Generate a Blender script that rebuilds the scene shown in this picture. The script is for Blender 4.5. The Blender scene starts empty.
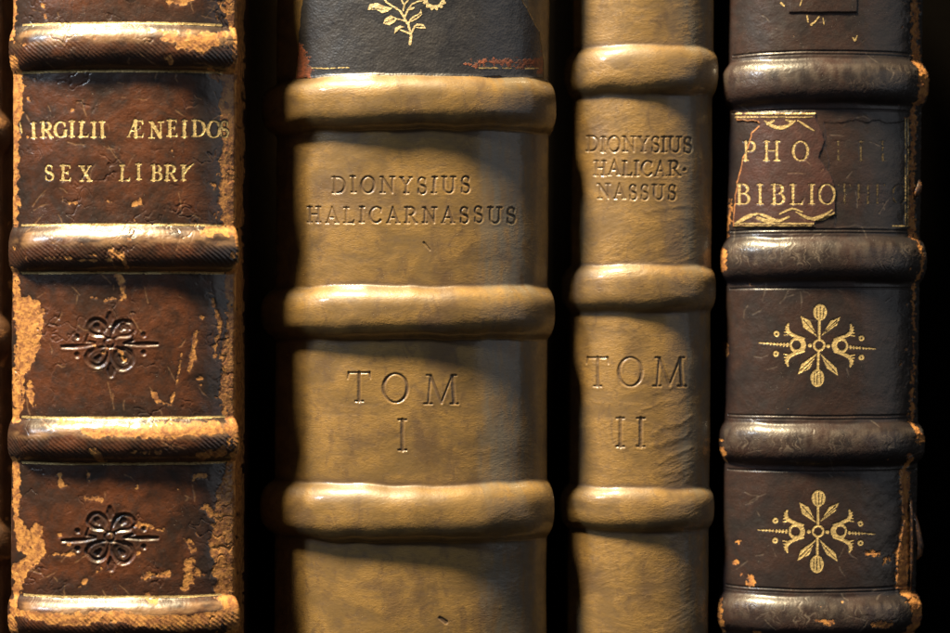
import bpy, math
import numpy as np
from mathutils import Vector

# ------------------------------------------------------------------ units
# all shapes are laid out in "mm quarter" units (u): 1 u = 0.25 mm.
S = 0.00025
CX, CY = 475.0, 316.5          # optical axis in u
D = 1900.0                     # camera distance in u
YB, YT = 790.0, -420.0         # shelf level and top of the books
C = bpy.context.scene.collection
sc = bpy.context.scene
rng = np.random.default_rng(7)

def W3(x, d, y):               # u -> metres
    return np.stack([(x - CX) * S, d * S, (CY - y) * S], -1)

def link(o, parent=None):
    C.objects.link(o)
    if parent: o.parent = parent
    return o

# ------------------------------------------------------------------ noise
def perlin(x, y, seed=0):
    r = np.random.default_rng(seed)
    perm = r.permutation(256).astype(np.int32)
    ang = r.random(256) * 2 * np.pi
    gx, gy = np.cos(ang), np.sin(ang)
    xi, yi = np.floor(x).astype(np.int32), np.floor(y).astype(np.int32)
    xf, yf = x - xi, y - yi
    u = xf * xf * xf * (xf * (xf * 6 - 15) + 10); v = yf * yf * yf * (yf * (yf * 6 - 15) + 10)
    def g(ix, iy, fx, fy):
        h = perm[(perm[ix & 255] + iy) & 255]
        return gx[h] * fx + gy[h] * fy
    a = g(xi, yi, xf, yf); b = g(xi + 1, yi, xf - 1, yf)
    c = g(xi, yi + 1, xf, yf - 1); d = g(xi + 1, yi + 1, xf - 1, yf - 1)
    return ((a + u * (b - a)) * (1 - v) + (c + u * (d - c)) * v) * 1.5

def fbm(x, y, sx, sy=None, oct=4, seed=0, gain=0.5):
    sy = sy or sx
    t = 0; a = 1; n = 0
    for k in range(oct):
        t = t + a * perlin(x / sx * 2 ** k + 17.3 * k, y / sy * 2 ** k + 5.1 * k, seed + k)
        n += a; a *= gain
    return t / n

def ss(a, b, x):
    t = np.clip((x - a) / (b - a), 0, 1)
    return t * t * (3 - 2 * t)

# ------------------------------------------------------------------ strokes
def sdf_strokes(X, Y, strokes):
    """distance to a union of tapered capsules. stroke = [(x,y,width),...]"""
    out = np.full(X.shape, 50.0)
    for st in strokes:
        pts = [(p[0], p[1], p[2] * .5) for p in st]
        if len(pts) == 1: pts = pts * 2
        px = [p[0] for p in pts]; py = [p[1] for p in pts]; m = max(p[2] for p in pts) + 12
        box = (X > min(px) - m) & (X < max(px) + m) & (Y > min(py) - m) & (Y < max(py) + m)
        if not box.any(): continue
        x = X[box]; y = Y[box]; o = out[box]
        for (ax, ay, ar), (bx, by, br) in zip(pts[:-1], pts[1:]):
            dx, dy = bx - ax, by - ay
            L = dx * dx + dy * dy
            h = np.clip(((x - ax) * dx + (y - ay) * dy) / L, 0, 1) if L > 1e-9 else np.zeros_like(x)
            o = np.minimum(o, np.hypot(x - ax - dx * h, y - ay - dy * h) - (ar + (br - ar) * h))
        out[box] = o
    return out

def sdf_poly(X, Y, P):
    out = np.full(X.shape, 50.0)
    P = np.array(P, float)
    mn, mx = P.min(0) - 20, P.max(0) + 20
    box = (X > mn[0]) & (X < mx[0]) & (Y > mn[1]) & (Y < mx[1])
    if not box.any(): return out
    x = X[box]; y = Y[box]
    d = np.full(x.shape, 1e9); ins = np.zeros(x.shape, bool)
    n = len(P)
    for i in range(n):
        ax, ay = P[i]; bx, by = P[(i + 1) % n]
        dx, dy = bx - ax, by - ay
        h = np.clip(((x - ax) * dx + (y - ay) * dy) / (dx * dx + dy * dy + 1e-12), 0, 1)
        d = np.minimum(d, np.hypot(x - ax - dx * h, y - ay - dy * h))
        c = ((ay > y) != (by > y)) & (x < (bx - ax) * (y - ay) / (by - ay + 1e-12) + ax)
        ins ^= c
    out[box] = np.where(ins, -d, d)
    return out

# ------------------------------------------------------------------ roman capitals
def arc(cx, cy, rx, ry, a0, a1, T, t, n=18):
    r = []
    for k in range(n + 1):
        a = math.radians(a0 + (a1 - a0) * k / n)
        r.append((cx + rx * math.cos(a), cy + ry * math.sin(a), t + (T - t) * abs(math.cos(a)) ** 1.4))
    return r

def glyph(ch, T, t):
    hs = T * .5 + .07
    def stem(x, y0=0, y1=1, w=T): return [(x, y0 + t / 2, w), (x, (y0 + y1) / 2, w * .92), (x, y1 - t / 2, w)]
    def ser(x, y, a=hs, b=hs):
        y = t / 2 if y == 0 else (1 - t / 2 if y == 1 else y)
        return [(x - a, y, t), (x + b, y, t)]
    def both(x): return [stem(x), ser(x, 0), ser(x, 1)]
    x0 = hs
    if ch == 'I': return both(x0), 2 * hs
    if ch == 'L': return both(x0) + [[(x0, t / 2, t), (x0 + .46, t / 2, t * 1.1)], [(x0 + .44, t / 2, t * 1.6), (x0 + .48, .22, t * .7)]], x0 + .5
    if ch == 'T': return [stem(.36), ser(.36, 0), [(.04, 1 - t / 2, t), (.68, 1 - t / 2, t)], [(.04, 1 - t / 2, t * 1.6), (.01, .78, t * .7)], [(.68, 1 - t / 2, t * 1.6), (.71, .78, t * .7)]], .72
    if ch == 'H': return both(x0) + both(x0 + .52) + [[(x0, .52, t), (x0 + .52, .52, t)]], 2 * x0 + .52
    if ch == 'E': return both(x0) + [[(x0, t / 2, t), (x0 + .44, t / 2, t)], [(x0 + .42, t / 2, t * 1.6), (x0 + .46, .22, t * .7)], [(x0, 1 - t / 2, t), (x0 + .4, 1 - t / 2, t)], [(x0 + .39, 1 - t / 2, t * 1.6), (x0 + .42, .79, t * .7)], [(x0, .52, t), (x0 + .3, .52, t)], [(x0 + .3, .62, t), (x0 + .3, .42, t)]], x0 + .48
    if ch == 'N': return [stem(x0, w=t * 1.2), ser(x0, 0), ser(x0, 1, hs, .02), [(x0, 1 - t, T), (x0 + .55, t, T)], stem(x0 + .57, w=t * 1.2), ser(x0 + .57, 1)], 2 * x0 + .57
    if ch == 'M': return [[(x0 + .03, t, t * 1.3), (x0 + .1, 1 - t, t * 1.3)], ser(x0 + .02, 0), ser(x0 + .1, 1, hs, .02), [(x0 + .1, 1 - t, T), (x0 + .43, .06, T * .8)], [(x0 + .43, .06, t), (x0 + .76, 1 - t, t)], [(x0 + .77, 1 - t, T), (x0 + .83, t, T)], ser(x0 + .83, 0), ser(x0 + .77, 1, .02, hs)], 2 * x0 + .86
    if ch == 'A': return [[(.1, t, t), (.4, 1, t)], [(.38, .98, T * .8), (.68, t, T)], ser(.1, 0, .1, .1), ser(.68, 0, .12, .12), [(.2, .36, t), (.55, .36, t)]], .8
    if ch == 'V': return [[(.12, 1 - t, T), (.4, .04, T * .8)], [(.4, .04, t), (.66, 1 - t, t)], ser(.12, 1), ser(.66, 1, .1, .1)], .78
    if ch == 'X': return [[(.13, 1 - t, T), (.63, t, T)], [(.13, t, t), (.62, 1 - t, t)], ser(.13, 1), ser(.62, 1, .1, .1), ser(.13, 0, .1, .1), ser(.63, 0)], .78
    if ch == 'Y': return [[(.1, 1 - t, T), (.36, .48, T)], [(.36, .48, t), (.64, 1 - t, t)], stem(.37, 0, .52), ser(.37, 0), ser(.1, 1, .1, .12), ser(.64, 1, .1, .1)], .74
    if ch == 'O': return [arc(.43, .5, .37, .48, 0, 360, T, t, 30)], .86
    if ch == 'C': return [arc(.43, .5, .37, .47, 48, 318, T, t, 24), [(.69, .87, t * 1.6), (.7, .68, t * .7)]], .76
    if ch == 'G': return [arc(.43, .5, .37, .47, 48, 320, T, t, 24), [(.69, .87, t * 1.6), (.7, .68, t * .7)], [(.71, .12, T), (.71, .42, T)], [(.58, .44, t), (.82, .44, t)]], .84
    if ch == 'D': return both(x0) + [[(x0, 1 - t / 2, t), (x0 + .22, 1 - t / 2, t)], [(x0, t / 2, t), (x0 + .22, t / 2, t)], arc(x0 + .2, .5, .4, .5 - t / 2, -90, 90, T, t)], x0 + .66
    if ch == 'P': return both(x0) + [[(x0, 1 - t / 2, t), (x0 + .2, 1 - t / 2, t)], [(x0, .48, t), (x0 + .2, .48, t)], arc(x0 + .18, .73, .27, .25, -90, 90, T, t)], x0 + .52
    if ch == 'R': return both(x0) + [[(x0, 1 - t / 2, t), (x0 + .2, 1 - t / 2, t)], [(x0, .5, t), (x0 + .2, .5, t)], arc(x0 + .18, .74, .26, .24, -90, 90, T, t), [(x0 + .2, .5, T * .8), (x0 + .5, .05, T)], ser(x0 + .54, 0, .06, .08)], x0 + .64
    if ch == 'B': return both(x0) + [[(x0, 1 - t / 2, t), (x0 + .2, 1 - t / 2, t)], [(x0, .53, t), (x0 + .2, .53, t)], [(x0, t / 2, t), (x0 + .2, t / 2, t)], arc(x0 + .17, .76, .23, .22, -90, 90, T, t), arc(x0 + .18, .28, .29, .26, -90, 90, T, t)], x0 + .54
    if ch == 'U': return [stem(x0, .3, 1), ser(x0, 1), arc(x0 + .27, .3, .27, .28, 180, 360, T * .9, t), stem(x0 + .54, .3, 1, t * 1.3), ser(x0 + .54, 1)], 2 * x0 + .54
    if ch == 'S':
        p = []
        for k in range(13):
            a = math.radians(35 + 235 * k / 12); p.append((.28 + .2 * math.cos(a), .74 + .235 * math.sin(a), t + (T - t) * (k / 12) ** 1.5))
        for k in range(1, 13):
            a = math.radians(90 - 235 * k / 12); p.append((.28 + .23 * math.cos(a), .265 + .24 * math.sin(a), t + (T - t) * (1 - k / 12) ** 1.5))
        return [p, [(.45, .9, t * 1.5), (.46, .7, t * .7)], [(.08, .1, t * 1.5), (.06, .32, t * .7)]], .56
    if ch == 'Æ': return [[(.08, t, t), (.46, 1, t)], ser(.08, 0, .09, .09), [(.5, 1, T), (.52, 0.02, T)], [(.22, .38, t), (.5, .38, t)], [(.42, 1 - t / 2, t), (.94, 1 - t / 2, t)], [(.92, 1 - t / 2, t * 1.6), (.96, .78, t * .7)], [(.52, .52, t), (.8, .52, t)], [(.8, .62, t), (.8, .42, t)], [(.4, t / 2, t), (.96, t / 2, t)], [(.95, t / 2, t * 1.6), (.99, .23, t * .7)]], 1.02
    if ch == '·': return [[(.1, .5, T * 1.3)]], .2
    return [], .4

def text(s, x0, x1, ytop, ybot, T=.15, t=.06, tilt=0.0, xs=None, jit=.0, seed=0, sx=1.0):
    """strokes in u filling x0..x1. xs = explicit left edges of letters."""
    r = np.random.default_rng(seed)
    h = ybot - ytop
    gl = [glyph(c, T, t) for c in s]
    ws = [g[1] * h * sx for g in gl]
    if xs is None:
        gap = (x1 - x0 - sum(ws)) / max(1, len(s) - 1)
        xs = []; x = x0
        for w in ws: xs.append(x); x += w + gap
    out = []
    for (st, w), lx in zip(gl, xs):
        jy = r.normal() * jit * h
        ja = r.normal() * jit
        for q in st:
            out.append([(lx + (px + ja * (py - .5)) * h * sx, ybot + jy - py * h + tilt * (lx - xs[0]), pw * h) for px, py, pw in q])
    return out

def curve(l, n=5):
    """smooth a stroke through its points (Catmull-Rom)"""
    q = [np.array(p, float) for p in l]
    q = [2 * q[0] - q[1]] + q + [2 * q[-1] - q[-2]]
    out = []
    for i in range(1, len(q) - 2):
        for k in range(n):
            t = k / n
            out.append(.5 * (2 * q[i] + (q[i + 1] - q[i - 1]) * t + (2 * q[i - 1] - 5 * q[i] + 4 * q[i + 1] - q[i + 2]) * t * t + (3 * q[i] - q[i - 1] - 3 * q[i + 1] + q[i + 2]) * t ** 3))
    out.append(q[-2])
    return [tuple(map(float, p)) for p in out]

# ------------------------------------------------------------------ materials
def new_mat(name):
    m = bpy.data.materials.new(name); m.use_nodes = True
    nt = m.node_tree; b = nt.nodes['Principled BSDF']
    return m, nt, b

class NB:
    def __init__(s, nt): s.nt = nt
    def n(s, t, **k):
        n = s.nt.nodes.new(t)
        for a, v in k.items():
            if a.startswith('_'): setattr(n, a[1:], v)
        return n
    def lk(s, a, b): s.nt.links.new(a, b)
    def attr(s, name, vec=False):
        n = s.n('ShaderNodeAttribute', _attribute_name=name)
        return n.outputs['Vector' if vec else 'Fac']
    def mapv(s, v, sc):
        n = s.n('ShaderNodeMapping'); n.inputs['Scale'].default_value = sc; s.lk(v, n.inputs['Vector']); return n.outputs[0]
    def noise(s, v, scale, detail=4, rough=.6, dist=0):
        n = s.n('ShaderNodeTexNoise'); n.inputs['Scale'].default_value = scale; n.inputs['Detail'].default_value = detail
        n.inputs['Roughness'].default_value = rough; n.inputs['Distortion'].default_value = dist
        s.lk(v, n.inputs['Vector']); return n.outputs['Fac']
    def voro(s, v, scale, feat='F1'):
        n = s.n('ShaderNodeTexVoronoi', _feature=feat); n.inputs['Scale'].default_value = scale
        s.lk(v, n.inputs['Vector']); return n.outputs['Distance']
    def rng(s, v, a, b, c=0, d=1):
        n = s.n('ShaderNodeMapRange'); n.interpolation_type = 'SMOOTHSTEP'
        for i, x in zip(('From Min', 'From Max', 'To Min', 'To Max'), (a, b, c, d)): n.inputs[i].default_value = x
        s.lk(v, n.inputs['Value']); return n.outputs[0]
    def math(s, op, a, b):
        n = s.n('ShaderNodeMath', _operation=op)
        for i, x in enumerate((a, b)):
            if isinstance(x, (int, float)): n.inputs[i].default_value = x
            else: s.lk(x, n.inputs[i])
        return n.outputs[0]
    def mix(s, f, a, b):
        n = s.n('ShaderNodeMix', _data_type='RGBA')
        for i, x in ((0, f), (6, a), (7, b)):
            if isinstance(x, (int, float)): n.inputs[i].default_value = x
            elif isinstance(x, tuple): n.inputs[i].default_value = (*x, 1)
            else: s.lk(x, n.inputs[i])
        return n.outputs[2]
    def mixf(s, f, a, b):
        n = s.n('ShaderNodeMix', _data_type='FLOAT')
        for i, x in ((0, f), (2, a), (3, b)):
            if isinstance(x, (int, float)): n.inputs[i].default_value = x
            else: s.lk(x, n.inputs[i])
        return n.outputs[0]
    def bump(s, h, dist, strength=1.0):
        n = s.n('ShaderNodeBump'); n.inputs['Distance'].default_value = dist; n.inputs['Strength'].default_value = strength
        s.lk(h, n.inputs['Height']); return n.outputs[0]

def leather(name, c_main, c_warm, c_dark, worn=(.55, .30, .09), worn2=(.30, .13, .04), rough=.38, grain=.35, spec=.5, mott=30., gscale=.42, stretch=(1, 1, 1), coat=0.0, lump=.35, crough=.25, blot=.5, fleck=.5, c_rub_sheen=(.2, .13, .08), micro=.0):
    m, nt, b = new_mat(name); k = NB(nt)
    pc = k.attr('surf', True)
    v = k.mapv(pc, stretch)
    n1 = k.noise(v, 1 / mott, 5, .62, .6)
    n2 = k.noise(v, 1 / 7., 5, .68, .3)
    n3 = k.noise(pc, 1 / 2.2, 3, .6)
    f = k.rng(n1, .36, .64)
    col = k.mix(f, c_main, c_warm)
    n4 = k.noise(k.mapv(pc, (1, .55, 1)), 1 / (mott * .45), 6, .7, 1.0)
    col = k.mix(k.math('MULTIPLY', k.rng(n4, .50, .70), blot), col, c_dark)
    col = k.mix(k.math('MULTIPLY', k.rng(n2, .50, .72), .45), col, c_dark)
    col = k.mix(k.attr('stain'), col, c_dark)
    col = k.mix(k.attr('rub'), col, c_rub_sheen)  # real rubbing and scratches, plus sheen painted in as colour
    # fine scuffs: pale flecks and hair scratches where the grain is rubbed
    fl = k.math('MULTIPLY', k.rng(k.noise(v, 1 / 3.1, 4, .75, 1.2), .58, .72), k.rng(n1, .40, .62))
    col = k.mix(k.math('MULTIPLY', fl, fleck), col, tuple(min(1, x * 2.3 + .02) for x in c_warm))
    # rubbed through to the fibre
    w = k.attr('wear')
    wt = k.mix(k.rng(n2, .40, .62), worn, worn2)
    wt = k.mix(k.math('MULTIPLY', k.rng(n3, .54, .74), .28), wt, tuple(x * .25 for x in worn2))
    wm = k.rng(k.math('ADD', w, k.math('MULTIPLY', k.math('SUBTRACT', n3, .5), .9)), .34, .70)
    col = k.mix(wm, col, wt)
    k.lk(col, b.inputs['Base Color'])
    r = k.math('ADD', k.math('MULTIPLY', k.math('SUBTRACT', n2, .5), .35), rough)
    k.lk(k.mixf(wm, r, .72), b.inputs['Roughness'])
    b.inputs['Specular IOR Level'].default_value = spec
    if coat: b.inputs['Coat Weight'].default_value = coat; b.inputs['Coat Roughness'].default_value = crough
    vo = k.voro(v, gscale, 'SMOOTH_F1')
    h = k.math('ADD', k.math('MULTIPLY', vo, grain), k.math('MULTIPLY', k.noise(v, 1 / 5., 5, .65), lump))
    h = k.math('ADD', h, k.math('MULTIPLY', k.math('MULTIPLY', n3, wm), .3))
    if micro:   # fine creases running across the skin, in patches
        mw = k.noise(k.mapv(pc, (.30, .70, 1)), .85, 3, .55, .8)
        h = k.math('ADD', h, k.math('MULTIPLY', k.math('MULTIPLY', mw, k.rng(n1, .38, .62, .15, 1)), micro))
        po = k.rng(k.voro(pc, .30), .0, .16, -.5, 0)
        h = k.math('ADD', h, k.math('MULTIPLY', po, k.rng(n4, .48, .6, 0, .6)))
    k.lk(k.bump(h, 1.0 * S), b.inputs['Normal'])
    return m

def gilt(name, col=(.66, .49, .22), rough=.36, dull=.45):
    m, nt, b = new_mat(name); k = NB(nt)
    pc = k.attr('surf', True)
    n = k.noise(pc, 1 / 3., 4, .7)
    k.lk(k.mix(k.math('MULTIPLY', k.rng(n, .45, .7), dull * 1.6), col, tuple(c * .35 for c in col)), b.inputs['Base Color'])
    b.inputs['Metallic'].default_value = .55
    k.lk(k.rng(n, .3, .7, rough - .08, rough + .2), b.inputs['Roughness'])
    k.lk(k.bump(k.noise(pc, 1 / 2.5, 3, .6), .8 * S), b.inputs['Normal'])
    return m

M = {}
M['calf'] = leather('brown_calf', (.029, .0125, .0075), (.080, .025, .0095), (.011, .009, .009), worn=(.40, .185, .045), worn2=(.17, .062, .018), rough=.40, grain=.12, spec=.5, mott=46, coat=.5, crough=.20, lump=.10, micro=.25, c_rub_sheen=(.26, .15, .075))
M['dark'] = leather('dark_calf', (.0165, .0122, .0132), (.028, .0155, .0135), (.0125, .0112, .0118), worn=(.42, .19, .05), worn2=(.20, .08, .03), rough=.42, grain=.12, spec=.38, mott=40, coat=.27, crough=.17, lump=.08, micro=.2, c_rub_sheen=(.13, .105, .085))
M['tan'] = leather('tan_calf', (.122, .077, .030), (.196, .117, .036), (.070, .043, .026), rough=.46, grain=.04, spec=.5, mott=44, gscale=.6, stretch=(.75, 1.3, 1), lump=.04, coat=.5, crough=.14, blot=.6, fleck=.2, c_rub_sheen=(.105, .094, .072), micro=.32)
M['tan2'] = leather('tan_calf_wrinkled', (.124, .078, .032), (.194, .116, .037), (.072, .045, .027), rough=.48, grain=.05, spec=.5, mott=34, gscale=.6, stretch=(.72, 1.3, 1), lump=.06, coat=.4, crough=.16, blot=.6, fleck=.2, c_rub_sheen=(.105, .094, .072), micro=.42)
M['black_label'] = leather('black_label_leather', (.018, .019, .026), (.026, .025, .029), (.010, .011, .016), worn=(.22, .055, .020), worn2=(.10, .03, .015), rough=.42, grain=.25, spec=.55, mott=30, gscale=.5, coat=.35, crough=.22, lump=.14)
M['red_label'] = leather('russet_label_leather', (.038, .019, .018), (.050, .022, .019), (.020, .013, .013), worn=(.35, .15, .05), worn2=(.2, .08, .03), rough=.42, grain=.2, spec=.5, mott=25, gscale=.5, lump=.12)
M['old'] = leather('old_brown_calf', (.030, .014, .007), (.06, .026, .010), (.012, .009, .008), worn=(.16, .07, .018), worn2=(.08, .03, .01), rough=.45, spec=.4)
M['gilt'] = gilt('gold_leaf')
M['gilt_dull'] = gilt('rubbed_gold_leaf', (.50, .37, .17), .42, .55)
M['gilt_pale'] = gilt('pale_gold_leaf', (.72, .58, .33), .38, .3)
M['gilt_ghost'] = gilt('almost_lost_gold_leaf', (.13, .095, .05), .5, .5)

def plain(name, c1, c2, scale, rough):
    m, nt, b = new_mat(name); k = NB(nt)
    tc = k.n('ShaderNodeTexCoord').outputs['Object']
    n = k.noise(k.mapv(tc, (1, 1, 8)), scale, 6, .65, .4)
    k.lk(k.mix(n, c1, c2), b.inputs['Base Color']); b.inputs['Roughness'].default_value = rough; b.inputs['Specular IOR Level'].default_value = .01
    k.lk(k.bump(n, .0003), b.inputs['Normal'])
    return m
M['wood'] = plain('dark_shelf_wood', (.0012, .001, .0009), (.002, .0016, .0013), 60, .9)

# ------------------------------------------------------------------ mesh helpers
def grid_mesh(name, P, N, faces, attrs, mat, base, parent):
    """faces: (n,4) indices into P. only used vertices are kept."""
    if len(faces) == 0: return None
    used, inv = np.unique(faces.ravel(), return_inverse=True)
    f = inv.reshape(-1, 4).astype(np.int32)
    me = bpy.data.meshes.new(name)
    co = (P[used] - base).astype(np.float32)
    me.vertices.add(len(used)); me.vertices.foreach_set('co', co.ravel())
    me.loops.add(f.size); me.loops.foreach_set('vertex_index', f.ravel())
    me.polygons.add(len(f))
    me.polygons.foreach_set('loop_start', np.arange(0, f.size, 4, dtype=np.int32))
    me.polygons.foreach_set('loop_total', np.full(len(f), 4, np.int32))
    me.update(calc_edges=True)
    me.polygons.foreach_set('use_smooth', np.ones(len(f), bool))
    for an, av in attrs.items():
        if av.ndim == 2:
            a = me.attributes.new(an, 'FLOAT_VECTOR', 'POINT'); a.data.foreach_set('vector', av[used].astype(np.float32).ravel())
        else:
            a = me.attributes.new(an, 'FLOAT', 'POINT'); a.data.foreach_set('value', av[used].astype(np.float32))
    me.materials.append(mat)
    if N is not None: me.normals_split_custom_set_from_vertices(N[used].tolist())
    return link(bpy.data.objects.new(name, me), parent)

def box_mesh(name, x0, x1, d0, d1, y0, y1, mat, base, parent, bev=3.0):
    import bmesh
    bm = bmesh.new()
    bmesh.ops.create_cube(bm, size=1)
    for v in bm.verts:
        X = x0 if v.co.x < 0 else x1; d = d0 if v.co.y < 0 else d1; y = y1 if v.co.z < 0 else y0
        v.co = Vector(W3(X, d, y) - base)
    if bev: bmesh.ops.bevel(bm, geom=bm.edges[:], offset=bev * S, segments=3, affect='EDGES')
    me = bpy.data.meshes.new(name); bm.to_mesh(me); bm.free()
    vc = np.zeros(len(me.vertices) * 3, np.float32); me.vertices.foreach_get('co', vc); vc = vc.reshape(-1, 3) / S
    a = me.attributes.new('surf', 'FLOAT_VECTOR', 'POINT')
    a.data.foreach_set('vector', np.stack([vc[:, 0] + vc[:, 1], vc[:, 2], vc[:, 1] * 0], -1).astype(np.float32).ravel())
    me.materials.append(mat)
    return link(bpy.data.objects.new(name, me), parent)

def tri_blur(a, n, axis=0):
    for _ in range(n):
        b = a.copy()
        if axis == 0: b[1:-1] = (a[:-2] + 2 * a[1:-1] + a[2:]) / 4
        else: b[:, 1:-1] = (a[:, :-2] + 2 * a[:, 1:-1] + a[:, 2:]) / 4
        a = b
    return a

# ------------------------------------------------------------------ a book
class Book:
    def __init__(s, name, label, xl, xr, df, phimax, p, r, lean, bands, H, mat, step=.72, side=70, cat='book', group=None, tail=22):
        s.name, s.df, s.mat, s.H = name, df, mat, H
        xl = CX + (xl - CX) * (D + df + 55) / D; xr = CX + (xr - CX) * (D + df + 55) / D   # silhouette lies about 55 u behind the crown
        xc, hw = (xl + xr) / 2, (xr - xl) / 2
        s.xc, s.hw = xc, hw
        base = W3(np.array(xc), np.array(df + 60.0), np.array(YB))
        s.base = base
        e = bpy.data.objects.new(name, None); link(e); e.location = base
        e.empty_display_size = .01
        e['label'] = label; e['category'] = cat
        if group: e['group'] = group
        s.root = e
        # --- cross section
        u = np.linspace(-1, 1, 2001)
        ph = np.radians(phimax) * np.sign(u) * np.abs(u) ** p
        cxs = np.concatenate([[0], np.cumsum((np.cos(ph[1:]) + np.cos(ph[:-1])) / 2 * np.diff(u))]); cxs -= cxs[-1] / 2
        cds = np.concatenate([[0], np.cumsum((np.sin(ph[1:]) + np.sin(ph[:-1])) / 2 * np.diff(u))]); cds -= cds[1000]
        pm = np.radians(phimax)
        shx = r * (1 - np.sin(pm)); sc_ = (hw - shx) / cxs[-1]
        x = cxs * sc_; d = cds * sc_
        a = np.linspace(pm, np.pi / 2, 60)[1:]
        qx = x[-1] + r * (np.sin(a) - np.sin(pm)); qd = d[-1] + r * (np.cos(pm) - np.cos(a))
        bx = np.full(40, qx[-1]); bd = qd[-1] + np.linspace(0, side, 41)[1:]
        R = np.concatenate([x, qx, bx]); Rd = np.concatenate([d, qd, bd]); Rp = np.concatenate([ph, a, np.full(40, np.pi / 2)])
        k = len(qx) + 40
        R = np.concatenate([-R[-k:][::-1], R]); Rd = np.concatenate([Rd[-k:][::-1], Rd]); Rp = np.concatenate([-Rp[-k:][::-1], Rp])
        al = np.concatenate([[0], np.cumsum(np.hypot(np.diff(R), np.diff(Rd)))])
        al -= al[-1] / 2
        s.arc_end = al[-1]
        s_dense = al[-1] - side + 6
        cols = np.concatenate([-np.linspace(al[-1], s_dense, 14)[:-1], np.arange(-s_dense, s_dense, step), np.linspace(s_dense, al[-1], 14)])
        rows = np.concatenate([np.arange(YT, -25, 4.0), np.arange(-25, 665, step), np.arange(665, YB, 2.6), [YB]])
        s.ds = s_dense
        s.cols, s.rows = cols, rows
        cxp = np.interp(cols, al, R); cdp = np.interp(cols, al, Rd); cph = np.interp(cols, al, Rp)
        s.Rend, s.dend = qx[-1], df + qd[-1]
        s.A, s.Yw = np.meshgrid(cols, rows)
        leanx = -lean * (s.Yw - CY) / 633.0
        s.bx = xc + cxp[None, :] + leanx
        s.bd = df + cdp[None, :] + 0 * s.Yw
        s.ph = cph[None, :] + 0 * s.Yw
        s.lean = lean
        f = D / (D + s.bd)
        s.X = CX + (s.bx - CX) * f; s.Y = CY + (s.Yw - CY) * f
        s.h = np.zeros_like(s.X)
        s.wear = np.zeros_like(s.X); s.stain = np.zeros_like(s.X); s.rub = np.zeros_like(s.X)
        s.nr, s.nc = s.X.shape
        s.fid = np.zeros((s.nr - 1, s.nc - 1), np.int32)
        s.parts = {0: ('spine', mat, None, None)}
        s.bands = []
        fz = (D + df) / D
        for (yc, hh) in bands:
            s.bands.append((CY + (yc - CY) * fz, hh * fz))
    def add_bands(s, left=1.0, sidef=1.0, *, fadeL=None, fadeR=None, wob=1.0, power=2.3, seed=3, foot=6, drop=0.0):
        ax = np.abs(s.A)
        env = 1 - ss(s.ds - 2, s.ds + 30, ax)
        if fadeR is not None: env = env * (1 - ss(fadeR - 2.5, fadeR + 2.5, s.X))
        env = env * (left + (1 - left) * ss(s.X.min() + 2, s.X.min() + 26, s.X))
        env = env * (1 - (1 - sidef) * ss(math.radians(36), math.radians(80), s.ph))
        if sidef < 1: env = env * (1 + .06 * ss(math.radians(15), math.radians(55), -s.ph))
        hb = np.zeros_like(s.h); s.bv = np.full_like(s.h, 9.0); s.bsign = np.full_like(s.h, 99.)
        for i, (yc, hh) in enumerate(s.bands):
            w = wob * fbm(s.A, 0 * s.A + i * 31.7, 70, oct=3, seed=seed) * 3
            hv = hh * (1 + .10 * fbm(s.A, 0 * s.A + i * 11.3, 55, oct=2, seed=seed + 5))
            v = (s.Yw - yc - w - drop * (s.X - s.X.mean()) ) / hv
            p = np.clip(1 - np.abs(v) ** power, 0, 1) ** .8
            hb = np.maximum(hb, p * (1 + .10 * fbm(s.A, s.Yw, 60, oct=2, seed=seed + 9)))
            near = np.abs(v) < np.abs(s.bv)
            s.bv = np.where(near, v, s.bv)
            s.bsign = np.where(near, s.Yw - yc - w, s.bsign)
            rc = np.abs((v[:-1, :-1] + v[1:, 1:]) / 2) < 1.04
            s.fid[rc] = 10 + i
            s.parts[10 + i] = ('raised_band', s.mat, None, None)
        s.hband = tri_blur(hb * env, foot)
        s.h += s.H * s.hband
    def cell(s, a): return (a[:-1, :-1] + a[1:, 1:] + a[1:, :-1] + a[:-1, 1:]) / 4
    def build(s, board=14, bdepth=620):
        nx, nd = np.sin(s.ph), -np.cos(s.ph)
        px = s.bx + nx * s.h; pd = s.bd + nd * s.h
        P = W3(px, pd, s.Yw)
        du = np.empty_like(P); dv = np.empty_like(P)
        du[:, 1:-1] = P[:, 2:] - P[:, :-2]; du[:, 0] = P[:, 1] - P[:, 0]; du[:, -1] = P[:, -1] - P[:, -2]
        dv[1:-1] = P[2:] - P[:-2]; dv[0] = P[1] - P[0]; dv[-1] = P[-1] - P[-2]
        N = np.cross(dv, du); N /= np.linalg.norm(N, axis=-1, keepdims=True) + 1e-20
        if N[s.nr // 2, s.nc // 2, 1] > 0: N = -N
        s.P, s.N = P, N
        surf = np.stack([s.A + 500 * (hash(s.name + str(s.df)) % 1), s.Yw, 0 * s.A + s.df * 3.7], -1)
        s.surf = surf
        idx = np.arange(s.nr * s.nc).reshape(s.nr, s.nc)
        F = np.stack([idx[:-1, :-1], idx[1:, :-1], idx[1:, 1:], idx[:-1, 1:]], -1)
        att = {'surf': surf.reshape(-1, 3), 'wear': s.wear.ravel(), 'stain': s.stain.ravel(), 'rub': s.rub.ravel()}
        s.obj = {}
        Pf, Nf = P.reshape(-1, 3), N.reshape(-1, 3)
        for pid in sorted(s.parts):
            nm, mt, par, lab = s.parts[pid]
            fs = F[s.fid == pid]
            o = grid_mesh(nm, Pf, Nf, fs, att, mt, s.base, s.obj[par] if par is not None else s.root)
            if o is not None:
                s.obj[pid] = o
                if lab: o['label'] = lab
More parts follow.
